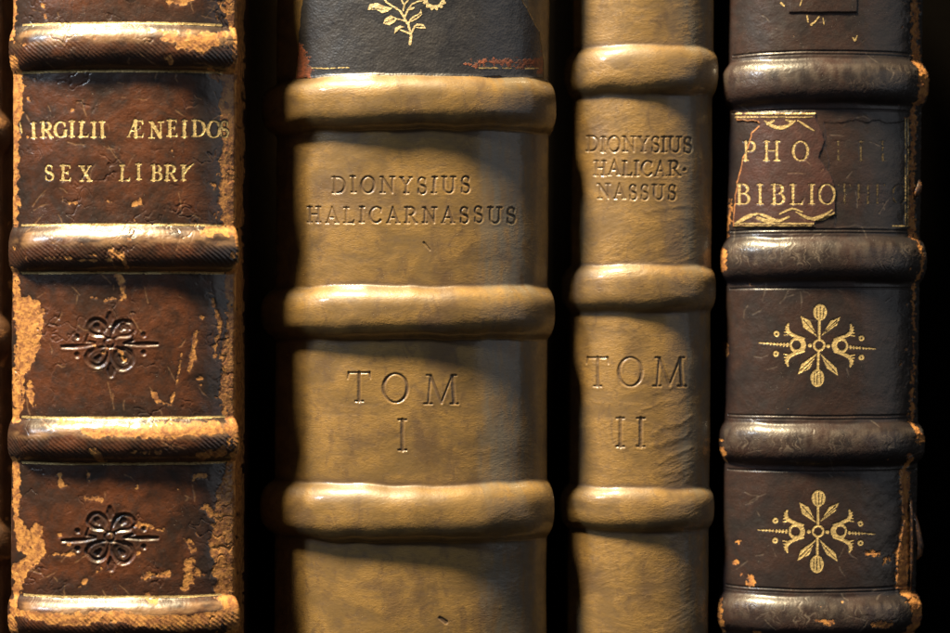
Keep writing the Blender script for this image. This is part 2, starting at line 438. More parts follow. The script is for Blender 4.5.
        # boards behind the joints
        xr = s.xc + s.Rend; xl = s.xc - s.Rend
        for a, b_, nm in ((xl + 1.5, xl + 1.5 + board, 'front_board'), (xr - 1.5 - board, xr - 1.5, 'back_board')):
            o = box_mesh(nm, a, b_, s.dend + 20, s.dend + bdepth, YT - 3, YB - .5, s.mat, s.base, s.root, 4)
            sh = s.lean
            for v in o.data.vertices:
                yy = CY - (v.co.z + s.base[2]) / S
                v.co.x += -sh * (yy - CY) / 633.0 * S
    def foil(s, name, fn, mat, x0, x1, y0, y1, parent, lift=.28, sub=3, lab=None):
        """thin foil following the leather where fn(X, Y, A, Yw) < 0"""
        rr = np.where((s.Y[:, s.nc // 2] > y0 - 8) & (s.Y[:, s.nc // 2] < y1 + 8))[0]
        cc = np.where((s.X[s.nr // 2] > x0 - 12) & (s.X[s.nr // 2] < x1 + 12) & (np.abs(s.cols) < s.ds))[0]
        r0, r1, c0, c1 = rr[0], rr[-1], cc[0], cc[-1]
        ri = np.linspace(r0, r1, (r1 - r0) * sub + 1); ci = np.linspace(c0, c1, (c1 - c0) * sub + 1)
        def ip(a):
            a = a[r0:r1 + 1, c0:c1 + 1]
            i = np.clip(np.floor(ri - r0).astype(int), 0, r1 - r0 - 1); fi = (ri - r0 - i)
            j = np.clip(np.floor(ci - c0).astype(int), 0, c1 - c0 - 1); fj = (ci - c0 - j)
            if a.ndim == 3: fi = fi[:, None, None]; fj = fj[None, :, None]
            else: fi = fi[:, None]; fj = fj[None, :]
            t = a[i] * (1 - fi) + a[i + 1] * fi
            return t[:, j] * (1 - fj) + t[:, j + 1] * fj
        X, Y, A, Yw, P, N, sf = map(ip, (s.X, s.Y, s.A, s.Yw, s.P, s.N, s.surf))
        N = N / np.linalg.norm(N, axis=-1, keepdims=True)
        P = P + N * lift * S
        v = fn(X, Y, A, Yw)
        v[(X < x0) | (X > x1)] = 9
        keep = s.cell(v) < 0
        idx = np.arange(v.size).reshape(v.shape)
        F = np.stack([idx[:-1, :-1], idx[1:, :-1], idx[1:, 1:], idx[:-1, 1:]], -1)[keep]
        o = grid_mesh(name, P.reshape(-1, 3), N.reshape(-1, 3), F, {'surf': sf.reshape(-1, 3)}, mat, s.base, parent)
        if o and lab: o['label'] = lab
        return o
    def press(s, strokes, depth, pid, name, mat, soft=.8, parent=0, lab=None, rim=.1, dark=.25, uneven=.35):
        d = sdf_strokes(s.X, s.Y, strokes)
        m = 1 - ss(-soft, soft * .7, d)
        m = m * (1 - uneven * np.clip(.5 + 1.6 * fbm(s.X, s.Y, 16, oct=3, seed=pid + 300), 0, 1))
        d = d + .35 * fbm(s.X, s.Y, 3, oct=2, seed=pid + 310)
        s.h -= depth * m
        s.h += rim * np.exp(-((d - 1.4) / 1.1) ** 2)
        s.stain = np.maximum(s.stain, dark * m)
        c = (s.cell(d) < .3) & (s.fid == 0)
        s.fid[c] = pid
        s.parts[pid] = (name, mat, parent, lab)

def worn(X, Y, strokes, k=3.0, seed=0, sc=7.0, thin=0):
    return ss(2.2, -2.2, sdf_strokes(X + k * 1.1 * fbm(X, Y, 15, oct=2, seed=seed + 70), Y + k * 1.1 * fbm(X, Y, 13, oct=2, seed=seed + 80), strokes) + k * fbm(X, Y, sc, oct=5, seed=seed, gain=.74) * 2.9 + thin)

def cracks(X, Y, sx, sy, seed, width=.08):
    a = np.abs(fbm(X + 6 * perlin(X / 9, Y / 9, seed + 50), Y + 6 * perlin(X / 9, Y / 9, seed + 51), sx, sy, 3, seed))
    return 1 - ss(0, width, a)

# ================================================================== 1. brown calf, worn
b = Book('antique_book', 'dark brown leather book with worn orange edges and gilt title IRGILII ÆNEIDOS SEX LIBRI', 19, 240, -49, 32, 1.8, 7, 2,
         [(-150, 22), (47.5, 22), (249, 22), (441, 21), (619, 20)], 11.5, M['calf'], group='antique leather books standing in a row')
b.add_bands(fadeR=235, wob=.6, power=2.6, seed=11, foot=5, left=.35)
X, Y, A, Yw = b.X, b.Y, b.A, b.Yw
onb = b.hband > .25
# rope like hatching on the face of the bands
hat = np.sin((A * .55 - Yw * .62) / .45 + 1.3 * fbm(A, Yw, 26, oct=2, seed=5) * 2)
msk = ss(-.35, -.05, b.bv) * (1 - ss(.62, .9, b.bv)) * ss(0, .3, b.hband) * ss(-.8, .1, fbm(A, Yw, 40, oct=2, seed=71))
b.h += hat * .15 * msk
b.stain = np.maximum(b.stain, .35 * msk * ss(-.2, -.9, hat))
b.h += .9 * fbm(A, Yw, 45, oct=3, seed=21) + .22 * fbm(A, Yw, 9, oct=3, seed=22)
# dark patina: blue black near the joints and along the foot of each band
b.stain = np.maximum(b.stain, .65 * ss(.05, .55, ss(160, 215, X) * .7 + .65 * fbm(X, Y, 34, oct=4, seed=31)) * ss(178, 212, X))
b.stain = np.maximum(b.stain, .6 * ss(44, 18, X + 14 * fbm(X, Y, 20, oct=3, seed=33)))
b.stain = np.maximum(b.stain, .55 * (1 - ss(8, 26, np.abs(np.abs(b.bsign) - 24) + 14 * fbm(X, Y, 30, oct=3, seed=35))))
# wear
V = lambda x, y, w: (x, y, w)
ws = [  # left edge
    [(13, -30, 9), (14, 40, 5)], [(15, 62, 14), (16, 90, 18), (15, 120, 12), (14, 200, 8), (15, 222, 8)],
    [(16, 270, 8), (17, 300, 12), (28, 312, 30), (30, 330, 28), (26, 355, 24), (18, 372, 14), (16, 420, 9)],
    [(30, 385, 7), (33, 405, 6)], [(22, 388, 6), (24, 400, 4)],
    [(16, 460, 9), (17, 520, 9), (28, 545, 22), (36, 555, 14), (20, 570, 16), (16, 600, 10), (14, 640, 10)],
    [(36, 528, 10), (38, 550, 16)],
    # right joint
    [(234, -30, 28), (237, 60, 16), (232, 80, 26), (233, 130, 24), (232, 175, 28), (232, 215, 26), (238, 240, 12), (238, 262, 12), (235, 280, 22), (236, 330, 18), (234, 350, 26), (234, 410, 26), (238, 440, 16), (234, 470, 20), (232, 500, 32), (228, 540, 36), (230, 590, 30), (236, 640, 24)],
    [(206, 70, 4), (215, 76, 9), (222, 80, 8)], [(207, 182, 3), (214, 186, 5)], [(212, 300, 4), (220, 320, 6), (215, 350, 5)],
    # bands
    [(165, 38, 9), (180, 44, 15), (198, 46, 18), (212, 42, 13)], [(200, 36, 7), (228, 36, 5)], [(150, 32, 3), (190, 34, 4)],
    [(166, 58, 5), (170, 62, 7)], [(205, 232, 12), (222, 230, 12), (236, 234, 9)], [(225, 224, 3), (236, 226, 5)],
    [(52, 258, 4), (90, 261, 3), (112, 260, 4)], [(114, 252, 8), (124, 258, 7), (128, 266, 6)],
    [(90, 432, 10), (130, 430, 14), (170, 430, 17), (205, 428, 15), (232, 428, 10)], [(60, 423, 5), (90, 424, 8)],
    [(96, 448, 8), (100, 458, 9), (104, 462, 6)], [(130, 452, 3), (160, 452, 4)], [(200, 455, 8), (220, 452, 10)],
    [(20, 612, 9), (50, 616, 13), (80, 618, 15), (115, 615, 13), (150, 619, 15), (185, 622, 17), (222, 616, 15)],
    [(170, 2, 9), (182, 1, 9), (192, -2, 8)], [(158, -10, 20), (185, -12, 18)], [(222, 2, 4), (224, 12, 3)],
    # panels
    [(118, 276, 9), (123, 288, 8), (124, 297, 5)], [(124, 298, 3), (104, 300, 2), (92, 298, 2)],
    [(196, 334, 6), (193, 352, 8), (191, 370, 5)], [(203, 318, 4), (200, 335, 3)], [(199, 380, 6)],
    [(181, 356, 2), (176, 385, 2), (172, 405, 3)], [(150, 392, 4), (160, 402, 5), (168, 405, 3)],
    [(141, 200, 3), (136, 204, 5), (145, 205, 3)], [(66, 201, 3), (74, 203, 2)], [(108, 202, 3), (118, 204, 2)],
    [(58, 476, 5), (62, 486, 4), (70, 486, 4)], [(86, 470, 4), (87, 484, 3)], [(84, 497, 5), (104, 501, 5)],
    [(137, 525, 6), (163, 529, 4)], [(188, 540, 6), (192, 550, 7)], [(190, 560, 8), (188, 580, 12), (182, 590, 5)], [(196, 572, 8), (204, 576, 4)],
    [(146, 576, 6), (168, 574, 7)], [(147, 596, 5), (158, 601, 6)], [(38, 558, 3), (74, 554, 3)], [(205, 505, 6), (210, 515, 8)],
    [(195, 477, 9), (206, 476, 7)], [(60, 535, 5)], [(70, 544, 6)], [(138, 552, 6)], [(112, 577, 4)],
    [(100, 568, 2), (78, 588, 2)], [(46, 20, 3), (44, 6, 4)], [(30, 395, 6)],
    [(104, 352, 6), (110, 348, 4)], [(120, 352, 6), (124, 358, 7)],
]
b.wear = worn(X, Y, ws, 2.6, 41, 8, .7)
sp = fbm(X, Y, 13, oct=5, seed=44, gain=.65)
b.wear = np.maximum(b.wear, ss(.43, .54, sp + .12 * ss(40, 15, X) + .16 * ss(185, 225, X) + .1 * b.hband * ss(-.9, -.2, -b.bv)))
# dark flakes of leather left standing on the worn joint
fl = .6 * ss(.26, .36, fbm(X, Y, 5, 15, 4, seed=47)) * ss(212, 222, X)
b.wear = b.wear * (1 - .9 * fl) * (1 - .75 * ss(.20, .34, fbm(X, Y, 6, 5, 5, seed=49, gain=.7)))
b.wear = tri_blur(tri_blur(b.wear, 1), 1, 1)
b.h -= .5 * b.wear
b.rub = .62 * ss(.25, .6, b.hband) * ss(-.95, -.7, b.bv) * (1 - ss(-.35, .05, b.bv)) * ss(-.35, .3, fbm(A, Yw, 26, 10, 4, seed=63))  # gloss on the upper band faces, put into the colour
scr = []
for q in range(120):
    x_, y_ = rng.uniform(24, 215), rng.uniform(-10, 640); a_ = rng.normal(.3, .7) if rng.random() < .7 else rng.normal(1.4, .3); l_ = rng.uniform(4, 22)
    scr.append([(x_, y_, .5), (x_ + l_ * .5 * math.cos(a_) + rng.normal(), y_ + l_ * .5 * math.sin(a_) + rng.normal(), rng.uniform(.6, 1.3)), (x_ + l_ * math.cos(a_), y_ + l_ * math.sin(a_), .4)])
sd = ss(.7, -.5, sdf_strokes(X, Y, scr) + .9 * fbm(X, Y, 5, oct=3, seed=67))
b.rub = np.maximum(b.rub, .38 * sd); b.h -= .2 * sd
cr = cracks(X, Y, 34, 26, 61, .05) * ss(0.0, .35, fbm(X, Y, 50, oct=2, seed=64))
b.h -= .5 * cr; b.wear = np.maximum(b.wear, .55 * cr * ss(.1, .4, fbm(X, Y, 18, oct=2, seed=66)))
def orn1(cx, cy, q):
    s_ = 1 / 7.03
    def T(l): return [(cx + a * s_, cy + c * s_, w * s_) for a, c, w in l]
    st = [T([(-335, 28, 20), (-250, 26, 30), (-190, 22, 26), (-100, 8, 16)]), T([(335, 8, 20), (270, 8, 30), (190, 10, 26), (100, 6, 16)]),
          T([(-228, -42, 36)]), T([(-228, 85, 40)]), T([(238, -55, 36)]), T([(238, 70, 36)]),
          T([(0, -205, 30), (2, -170, 54), (0, -130, 26)]), T([(5, 150, 24), (10, 195, 60), (8, 225, 40)])]
    up = [(-22, -28, 10), (-58, -48, 18), (-128, -58, 24), (-166, -98, 22), (-136, -150, 26), (-84, -162, 20), (-40, -132, 26), (-20, -92, 18), (-9, -50, 10)]
    lo = [(-20, 30, 10), (-62, 34, 18), (-122, 54, 20), (-164, 104, 28), (-140, 152, 26), (-88, 172, 30), (-40, 150, 24), (-15, 100, 18), (-8, 52, 10)]
    for sg in (-1, 1):
        j = 1 + .06 * sg
        st.append(curve(T([(a * -sg * j, c + 5 * sg, w) for a, c, w in up]))); st.append(curve(T([(a * -sg, c * j, w) for a, c, w in lo])))
        st.append(T([(sg * 92, -112, 50), (sg * 80, -96, 30)])); st.append(T([(sg * 88, 116, 46), (sg * 70, 96, 26)]))
    st += [T(arc(0, 0, 34, 34, 0, 360, 18, 18)), T([(-150, -60, 14), (-165, -10, 22), (-100, 0, 14)]), T([(-170, 110, 14), (-150, 60, 20), (-90, 30, 14)]),
           T([(160, -60, 14), (170, -20, 22), (110, 0, 14)]), T([(170, 100, 14), (150, 60, 20), (100, 30, 14)])]
    return st
for oy, dk in ((343, .3), (537, .55)):      # the petals themselves are sunk a little
    pe = np.full(X.shape, 50.)
    for sx_, sy_, r_ in ((-1, -1, 9.5), (1, -1, 9.5), (-1, 1, 10), (1, 1, 10)):
        pe = np.minimum(pe, np.hypot(X - 109.8 - sx_ * 11.5, (Y - oy - sy_ * 15) * 1.1) - r_)
    pm_ = ss(2, -2.5, pe + .8 * fbm(X, Y, 6, oct=3, seed=int(oy)))
    b.h -= .9 * pm_; b.stain = np.maximum(b.stain, dk * pm_)
b.press(orn1(109.7, 343, 0), 1.15, 30, 'pressed_ornament', M['calf'], soft=1.6, rim=.2, dark=.25, uneven=.45)
b.press(orn1(110, 537, 1), 1.4, 31, 'pressed_ornament', M['calf'], soft=1.6, rim=.2, dark=.45, uneven=.35)
t1 = text('IRGILII', 0, 0, 121.5, 137.5, .21, .075, xs=[31, 40.5, 54, 69, 78.5, 91, 99.5], jit=.025, seed=3, sx=.98)
t1 += text('ÆNEIDOS', 0, 0, 120.5, 137.5, .20, .075, xs=[127.5, 149, 167, 181.5, 192, 207, 220], jit=.03, seed=4, sx=.93)
t1 += [[(19.5, 123, 2), (21.5, 133, 2.4)]]
t2 = text('SEX', 0, 0, 165, 181, .19, .075, xs=[45, 60.5, 79.5], jit=.02, seed=5) + text('LIBRI', 0, 0, 164.5, 180.5, .19, .075, xs=[119.5, 136, 151, 164.5, 180.5], jit=.02, seed=6)
t2 += [[(184, 172, 4), (189, 167, 2.5), (194, 163.5, 1)]]
dl = sdf_strokes(X, Y, t1 + t2)
b.h -= .45 * (1 - ss(-.6, .8, dl))
b.wear *= ss(0, 2.5, np.where(np.abs(dl) < 10, dl, 10)) * .6 + .4
b.build()
sp_ = b.obj[0]
def gl1(st, k=.55, seed=1, off=.0):
    return lambda X, Y, A, Yw: sdf_strokes(X, Y, st) + off + np.maximum(0, k * 2.4 * fbm(X, Y, 6, oct=4, seed=seed, gain=.7) - .12)
b.foil('gilt_lettering', gl1(t1, 1.0, 81, -.1), M['gilt'], 19, 232, 115, 145, sp_)
b.foil('gilt_lettering', gl1(t2, .9, 82, -.1), M['gilt'], 30, 215, 158, 188, sp_)
def rule1(yc, off, w):
    def f(X, Y, A, Yw):
        d = np.abs(Yw - yc - off - .5 * fbm(A, Yw * 0 + yc, 40, oct=3, seed=91)) - w
        d = np.where(X < 22 + 3 * fbm(X, Y, 9, seed=93), 9, np.where(X > 224 + 8 * fbm(X, Y, 12, seed=94), 9, d))
        return d + np.maximum(0, 2.6 * fbm(A, Yw, 9, 5, 4, seed=92, gain=.7) - .35)
    return f
for yc, hh in b.bands[1:]:
    for off, w in ((-hh - 2.2, 1.15), (hh + 1.6, 1.3)):
        if yc + off < 640:
            yi = CY + (yc + off - CY) * D / (D + b.df + 8)
            b.foil('gilt_rule', rule1(yc, off, w), M['gilt_dull'], 15, 240, yi - 6, yi + 6, sp_, sub=2)

# ================================================================== 2/3. the two tan volumes
def tan_common(b, seed, wr, wamp=.035):
    X, Y, A, Yw = b.X, b.Y, b.A, b.Yw
    b.h += 1.1 * fbm(A, Yw, 70, oct=2, seed=seed) + .06 * fbm(A, Yw, 7, 4, 3, seed=seed + 1)
    # wrinkles in the skin
    wx = A * .35 + Yw * .95
    wv = A * .95 - Yw * .30
    rd = 1 - np.abs(fbm(wv, wx, 34, 6.5, 3, seed=seed + 2)) * 3.2
    zone = ss(-.05, .45, fbm(A, Yw, 70, oct=2, seed=seed + 3) + wr)
    b.h += wamp * np.clip(rd, 0, 1) * zone
    rd2 = 1 - np.abs(fbm(A, Yw, 7, 2.6, 2, seed=seed + 4)) * 3
    b.h += .05 * np.clip(rd2, 0, 1) * ss(.1, .6, b.hband + .45 * ss(-.1, .3, fbm(A, Yw, 40, oct=2, seed=seed + 6)))
    # old dressing collected at the foot of the bands, and blotches
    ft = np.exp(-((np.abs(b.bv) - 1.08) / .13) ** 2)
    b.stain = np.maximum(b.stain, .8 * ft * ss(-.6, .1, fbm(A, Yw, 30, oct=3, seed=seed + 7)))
    b.stain = np.maximum(b.stain, .62 * ss(.05, .45, fbm(A, Yw, 55, 80, 5, seed=seed + 8, gain=.6)))
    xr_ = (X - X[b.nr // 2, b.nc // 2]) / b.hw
    b.rub = .75 * ss(.42, .62, xr_ + .12 * fbm(A, Yw, 16, 60, 4, seed=seed + 11)) * (1 - ss(.80, .95, xr_)) * ss(-.5, .3, fbm(A, Yw, 7, 30, 4, seed=seed + 12)) * (1 - .7 * b.hband)  # grey strip at right: cool reflection and falloff put into the colour
    b.stain = np.maximum(b.stain, .35 * ss(.3, .5, fbm(A, Yw, 10, 8, 4, seed=seed + 9)))

b = Book('antique_book', 'wide tan leather book stamped TOM I with a black label at its top', 275, 548, 8, 55, 1.55, 13, 3,
         [(-110, 27), (102.5, 27), (313, 26), (513.5, 28), (725, 27)], 14.5, M['tan'], group='antique leather books standing in a row')
b.add_bands(wob=1.0, power=3.0, seed=111, foot=7, sidef=.5)
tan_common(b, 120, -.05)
X, Y, A, Yw = b.X, b.Y, b.A, b.Yw
# black label
P = [(304, -70), (303, 0), (299, 40), (297, 79), (330, 77.5), (420, 76), (500, 77), (543, 79), (543, 62), (539, 32), (522, 0), (512, -30), (512, -70)]
d = sdf_poly(X, Y, P) + 1.2 * fbm(X, Y, 9, oct=4, seed=130)
d = np.maximum(d, -(b.bsign + b.bands[1][1] + 1) * -1 * 0 + (b.hband - .12) * 30)
lm = ss(.9, -.9, d)
b.h += 1.3 * lm
b.fid[(b.cell(d) < 0) & (b.cell(Y) < 90)] = 40
b.parts[40] = ('title_label', M['black_label'], None, 'black leather label with a gilt flower and red frayed lower corners')
lw = [[(298, 50, 12), (303, 62, 16), (301, 78, 12)], [(306, 70, 10), (310, 77, 7)], [(466, 64, 3), (490, 62, 5), (520, 64, 5), (540, 62, 10), (541, 70, 8)], [(541, 50, 5)]]
b.wear = np.where(lm > .3, worn(X, Y, lw, 3.0, 131, 6), 0)
b.stain = np.where(lm > .3, .5 * ss(0, .4, fbm(X, Y, 22, oct=4, seed=133)), b.stain); b.rub = b.rub * (1 - ss(.2, .5, lm))
b.h += lm * .25 * fbm(X, Y, 12, oct=3, seed=134)
t = text('DIONYSIUS', 332, 470.5, 176.5, 193.5, .15, .085, jit=.02, seed=14)
b.press(t, .95, 30, 'pressed_lettering', M['tan'], soft=.7, dark=.9)
t = text('HALICARNASSUS', 307.5, 516, 207, 223.5, .15, .085, jit=.02, seed=15)
b.press(t, .95, 31, 'pressed_lettering', M['tan'], soft=.7, dark=.9)
t = text('TOM', 0, 0, 372, 402, .105, .05, xs=[347.5, 381.5, 423.5], tilt=.035, sx=1.08)
b.press(t, 1.15, 32, 'pressed_lettering', M['tan'], soft=.9, dark=.9)
t = text('I', 0, 0, 419, 451, .11, .055, xs=[398.5])
b.press(t, 1.15, 33, 'pressed_lettering', M['tan'], soft=.9, dark=.9)
# rubbed reddish streak beside the title, small scratches
scr = [[(440, 618, 3), (446, 622, 4)], [(424, 243, 2), (430, 250, 1)]]
b.h -= .8 * ss(.8, -.5, sdf_strokes(X, Y, scr))
b.stain = np.maximum(b.stain, .9 * ss(.8, -.5, sdf_strokes(X, Y, scr[:1])))
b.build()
def flower():
    k = 1 / 8.636
    def T(l): return [(355 + a * k, c * k, w * k) for a, c, w in l]
    st = [T([(475, 380, 26), (485, 310, 22), (462, 220, 20), (425, 160, 20), (395, 100, 20), (340, 65, 18), (270, 20, 16), (240, -30, 14), (200, -140, 12), (150, -220, 10)]),
          T([(430, 150, 18), (455, 90, 16), (490, 40, 14), (545, 15, 13), (590, 8, 13)]), T([(415, 95, 16), (430, 40, 14), (475, -15, 14), (520, -120, 12), (500, -260, 12)]),
          T([(425, 55, 13), (400, -5, 13), (370, -90, 10)]), T([(350, 165, 13), (440, 185, 15)]), T([(395, 262, 14), (470, 290, 18)]), T([(487, 290, 18), (515, 232, 16)]), T([(462, 205, 16), (485, 165, 14)])]
    po = [[(110, 88), (130, 40), (190, 28), (260, 58), (325, 72), (270, 112), (235, 118), (190, 88)], [(245, 207), (260, 165), (310, 135), (362, 160), (350, 190), (300, 222)],
          [(338, 300), (350, 240), (390, 224), (432, 237), (398, 246), (372, 265)], [(508, 238), (530, 208), (590, 210), (612, 246), (570, 252)],
          [(466, 195), (500, 140), (552, 120), (572, 80), (582, 128), (545, 165), (500, 188)], [(452, 98), (478, 65), (522, 60), (500, 86)],
          [(470, -200), (540, -330), (600, -300), (560, -210)], [(120, -200), (60, -260), (100, -330), (180, -250)]]
    po = [[(355 + a * k, c * k) for a, c in q] for q in po]
    veins = [T([(140, 75, 7), (250, 88, 7)]), T([(265, 195, 7), (340, 165, 6)]), T([(490, 175, 8), (565, 125, 6)]), T([(530, 232, 7), (590, 232, 6)])]
    def f(X, Y, A, Yw):
        d = sdf_strokes(X, Y, st)
        for q in po: d = np.minimum(d, sdf_poly(X, Y, q))
        dx, dy = X - (355 + 685 * k), Y - (-15 * k)
        r_ = np.hypot(dx, dy); a = np.arctan2(dy, dx)
        ring = np.maximum(r_ - (11.6 + 1.1 * np.cos(a * 14)), 7.2 - r_)
        d = np.minimum(d, ring)
        d = np.maximum(d, -sdf_strokes(X, Y, veins))
        return d + np.maximum(0, 1.3 * fbm(X, Y, 4, oct=3, seed=140) - .1)
    return f
b.foil('gilt_flower', flower(), M['gilt_pale'], 350, 460, -45, 50, b.obj[40])
b.foil('gilt_rule', lambda X, Y, A, Yw: np.abs(Y - 68.5 - 1.2 * fbm(X, Y * 0, 30, seed=8)) - .7 + np.maximum(0, 4 * fbm(X, Y, 7, 4, 3, seed=141)) + 9 * ((X > 350) & (X < 478)) , M['gilt_dull'], 312, 538, 60, 76, b.obj[40])

b = Book('antique_book', 'narrow tan leather book stamped TOM II with a three line title above it', 570, 709, 60, 58, 1.15, 9, 6,
         [(-150, 23), (69.5, 24), (288.5, 23), (510.5, 21.5), (730, 22)], 9, M['tan2'], group='antique leather books standing in a row')
b.add_bands(wob=1.0, power=2.9, seed=151, foot=7, sidef=.6)
tan_common(b, 160, .08, .12)
X, Y, A, Yw = b.X, b.Y, b.A, b.Yw
fold = [[(648, 212, 3), (668, 206, 4), (692, 206, 2)], [(655, 432, 5), (672, 424, 6), (690, 418, 3)], [(650, 447, 5), (668, 441, 7), (688, 433, 4)], [(662, 463, 5), (676, 456, 6), (690, 448, 3)], [(640, 412, 3), (662, 403, 5), (684, 399, 3)], [(655, 393, 3), (672, 388, 4)], [(660, 474, 4), (680, 470, 5)]]
fd = sdf_strokes(X + 5 * fbm(X, Y, 18, oct=3, seed=301), Y + 5 * fbm(X, Y, 16, oct=3, seed=302), fold) + 2.2 * fbm(X, Y, 12, 5, 3, seed=303)
b.h += .3 * ss(3, -4, fd)
b.stain = np.maximum(b.stain, .35 * np.exp(-((fd - 1.5) / 2) ** 2))
for i, (s_, x0, x1, ya, yb) in enumerate((('DIONYSIUS', 586.5, 692, 136, 152), ('HALICAR·', 594, 686, 160.5, 176), ('NASSUS', 597.5, 676.5, 184, 199.5))):
    b.press(text(s_, x0, x1, ya, yb, .16, .09, jit=.02, seed=20 + i, sx=.95, tilt=.012), .95, 30 + i, 'pressed_lettering', M['tan2'], soft=.75, dark=.8)
b.press(text('TOM', 0, 0, 357, 387, .11, .055, xs=[586.5, 617, 652.5], sx=1.04), 1.15, 34, 'pressed_lettering', M['tan2'], soft=.95, dark=.85)
b.press(text('II', 0, 0, 417.5, 447.5, .12, .06, xs=[616.5, 637]), 1.15, 35, 'pressed_lettering', M['tan2'], soft=.95, dark=.85)
b.build()

# ================================================================== 4. dark brown calf, gilt ornaments
b = Book('antique_book', 'dark brown leather book with gilt flower ornaments and torn russet label reading PHO BIBLIO', 725, 916, 62, 50, 1.45, 9, 8,
         [(-130, 21), (81, 22), (259.5, 22), (444.5, 20.5), (617, 20)], 9.5, M['dark'], group='antique leather books standing in a row')
b.add_bands(wob=.6, power=2.7, seed=171, foot=8, sidef=.75, left=.45)
X, Y, A, Yw = b.X, b.Y, b.A, b.Yw
b.h += .8 * fbm(A, Yw, 50, oct=3, seed=181) + .16 * fbm(A, Yw, 8, oct=3, seed=182)
for yc, hh in b.bands:      # blind tooled fillets beside the bands
    for off, dp in ((-hh - 8, .9), (hh + 7, .9), (-hh - 4.5, .5)):
        q = (Yw - yc - off - .8 * fbm(A, A * 0 + yc, 60, oct=2, seed=int(yc) + 400))
        g_ = np.exp(-(q / .8) ** 2) * (np.abs(A) < b.ds - 12)
        b.h -= dp * g_; b.stain = np.maximum(b.stain, .7 * g_)
# vertical cracks over the bands
cb = cracks(A, Yw, 7, 40, 185, .09) * ss(.3, .7, b.hband) * ss(-.3, .3, fbm(A, Yw, 50, oct=2, seed=187))
b.h -= .22 * cb; crk = cb
hb = cracks(A, Yw, 60, 5, 189, .08) * ss(.3, .7, b.hband)
b.h -= .12 * hb
b.stain = np.maximum(b.stain, .5 * ss(.05, .5, fbm(X, Y, 50, oct=4, seed=190)))
b.rub = .25 * ss(.3, .7, b.hband) * ss(-.95, -.6, b.bv) * (1 - ss(-.2, .3, b.bv)) * ss(-.3, .35, fbm(A, Yw, 9, 22, 4, seed=193))  # scuffing and grey sheen painted together on the upper band faces
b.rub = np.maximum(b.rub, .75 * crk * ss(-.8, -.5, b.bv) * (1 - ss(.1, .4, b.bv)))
scr = []
for q in range(90):
    x_, y_ = rng.uniform(735, 905), rng.uniform(-10, 640); a_ = rng.normal(.1, .9); l_ = rng.uniform(4, 18)
    scr.append([(x_, y_, .4), (x_ + l_ * .5 * math.cos(a_) + rng.normal(), y_ + l_ * .5 * math.sin(a_) + rng.normal(), rng.uniform(.5, 1.1)), (x_ + l_ * math.cos(a_), y_ + l_ * math.sin(a_), .3)])
sd = ss(.7, -.5, sdf_strokes(X, Y, scr) + .9 * fbm(X, Y, 5, oct=3, seed=167))
b.rub = np.maximum(b.rub, .35 * sd); b.h -= .25 * sd
b.stain = np.maximum(b.stain, .75 * ss(830, 905, X + 25 * fbm(X, Y, 30, oct=3, seed=191)))
ws = [[(914, -30, 7), (916, 40, 9), (916, 62, 12), (918, 80, 14), (914, 110, 8), (913, 150, 7), (912, 195, 7), (913, 235, 9)], [(915, 235, 6), (914, 330, 4), (912, 425, 6), (914, 440, 9)],
      [(905, 455, 6), (904, 480, 12), (906, 520, 8), (903, 550, 14), (902, 585, 14), (910, 600, 14), (908, 640, 12)],
      [(728, 252, 8), (727, 268, 9)], [(728, 236, 3), (730, 200, 3)], [(724, 345, 7), (725, 355, 7)], [(750, 576, 4), (751, 583, 8)], [(738, 544, 3), (739, 541, 2)], [(735, 561, 5)], [(742, 575, 2)],
      [(885, 561, 5)], [(875, 555, 5), (878, 554, 2)], [(888, 558, 6)], [(868, 554, 4), (880, 553, 3)], [(815, 620, 3), (828, 621, 7)], [(873, 623, 8), (886, 623, 6)], [(757, 632, 8)],
      [(727, 450, 5), (727, 462, 3)], [(726, 440, 4)], [(901, 360, 3), (902, 365, 4)], [(725, 600, 3), (724, 630, 5)], [(750, 285, 2), (753, 287, 3)], [(907, 600, 12), (914, 610, 10)]]
b.wear = worn(X, Y, ws, 2.4, 195, 5, .3 + 1.0 * ss(890, 900, X))
b.wear = np.maximum(b.wear, ss(.50, .58, fbm(X, Y, 11, oct=5, seed=197, gain=.65) + .12 * ss(885, 915, X)))
b.h -= .5 * b.wear
# ragged right edge
rg = ss(903, 914, X) * (np.abs(A) < b.ds + 6)
b.h += rg * (1.5 * fbm(A, Yw, 14, 9, 4, seed=198, gain=.65) + .5 * fbm(A, Yw, 4, oct=2, seed=199))
b.h += 1.0 * ss(.8, -.8, sdf_strokes(X, Y, [[(907, 458, 5), (905, 480, 11), (908, 520, 8), (904, 555, 13), (903, 592, 14)]]) + 1.5 * fbm(X, Y, 6, seed=96))
# overpatch at the very top of the spine
pd = sdf_poly(X, Y, [(788, -60), (789, 13), (857, 12.5), (858, -60)]) + .4 * fbm(X, Y, 8, seed=77)
b.h += 1.4 * ss(.8, -.8, pd)
b.fid[b.cell(pd) < 0] = 42
b.parts[42] = ('leather_patch', M['dark'], None, None)
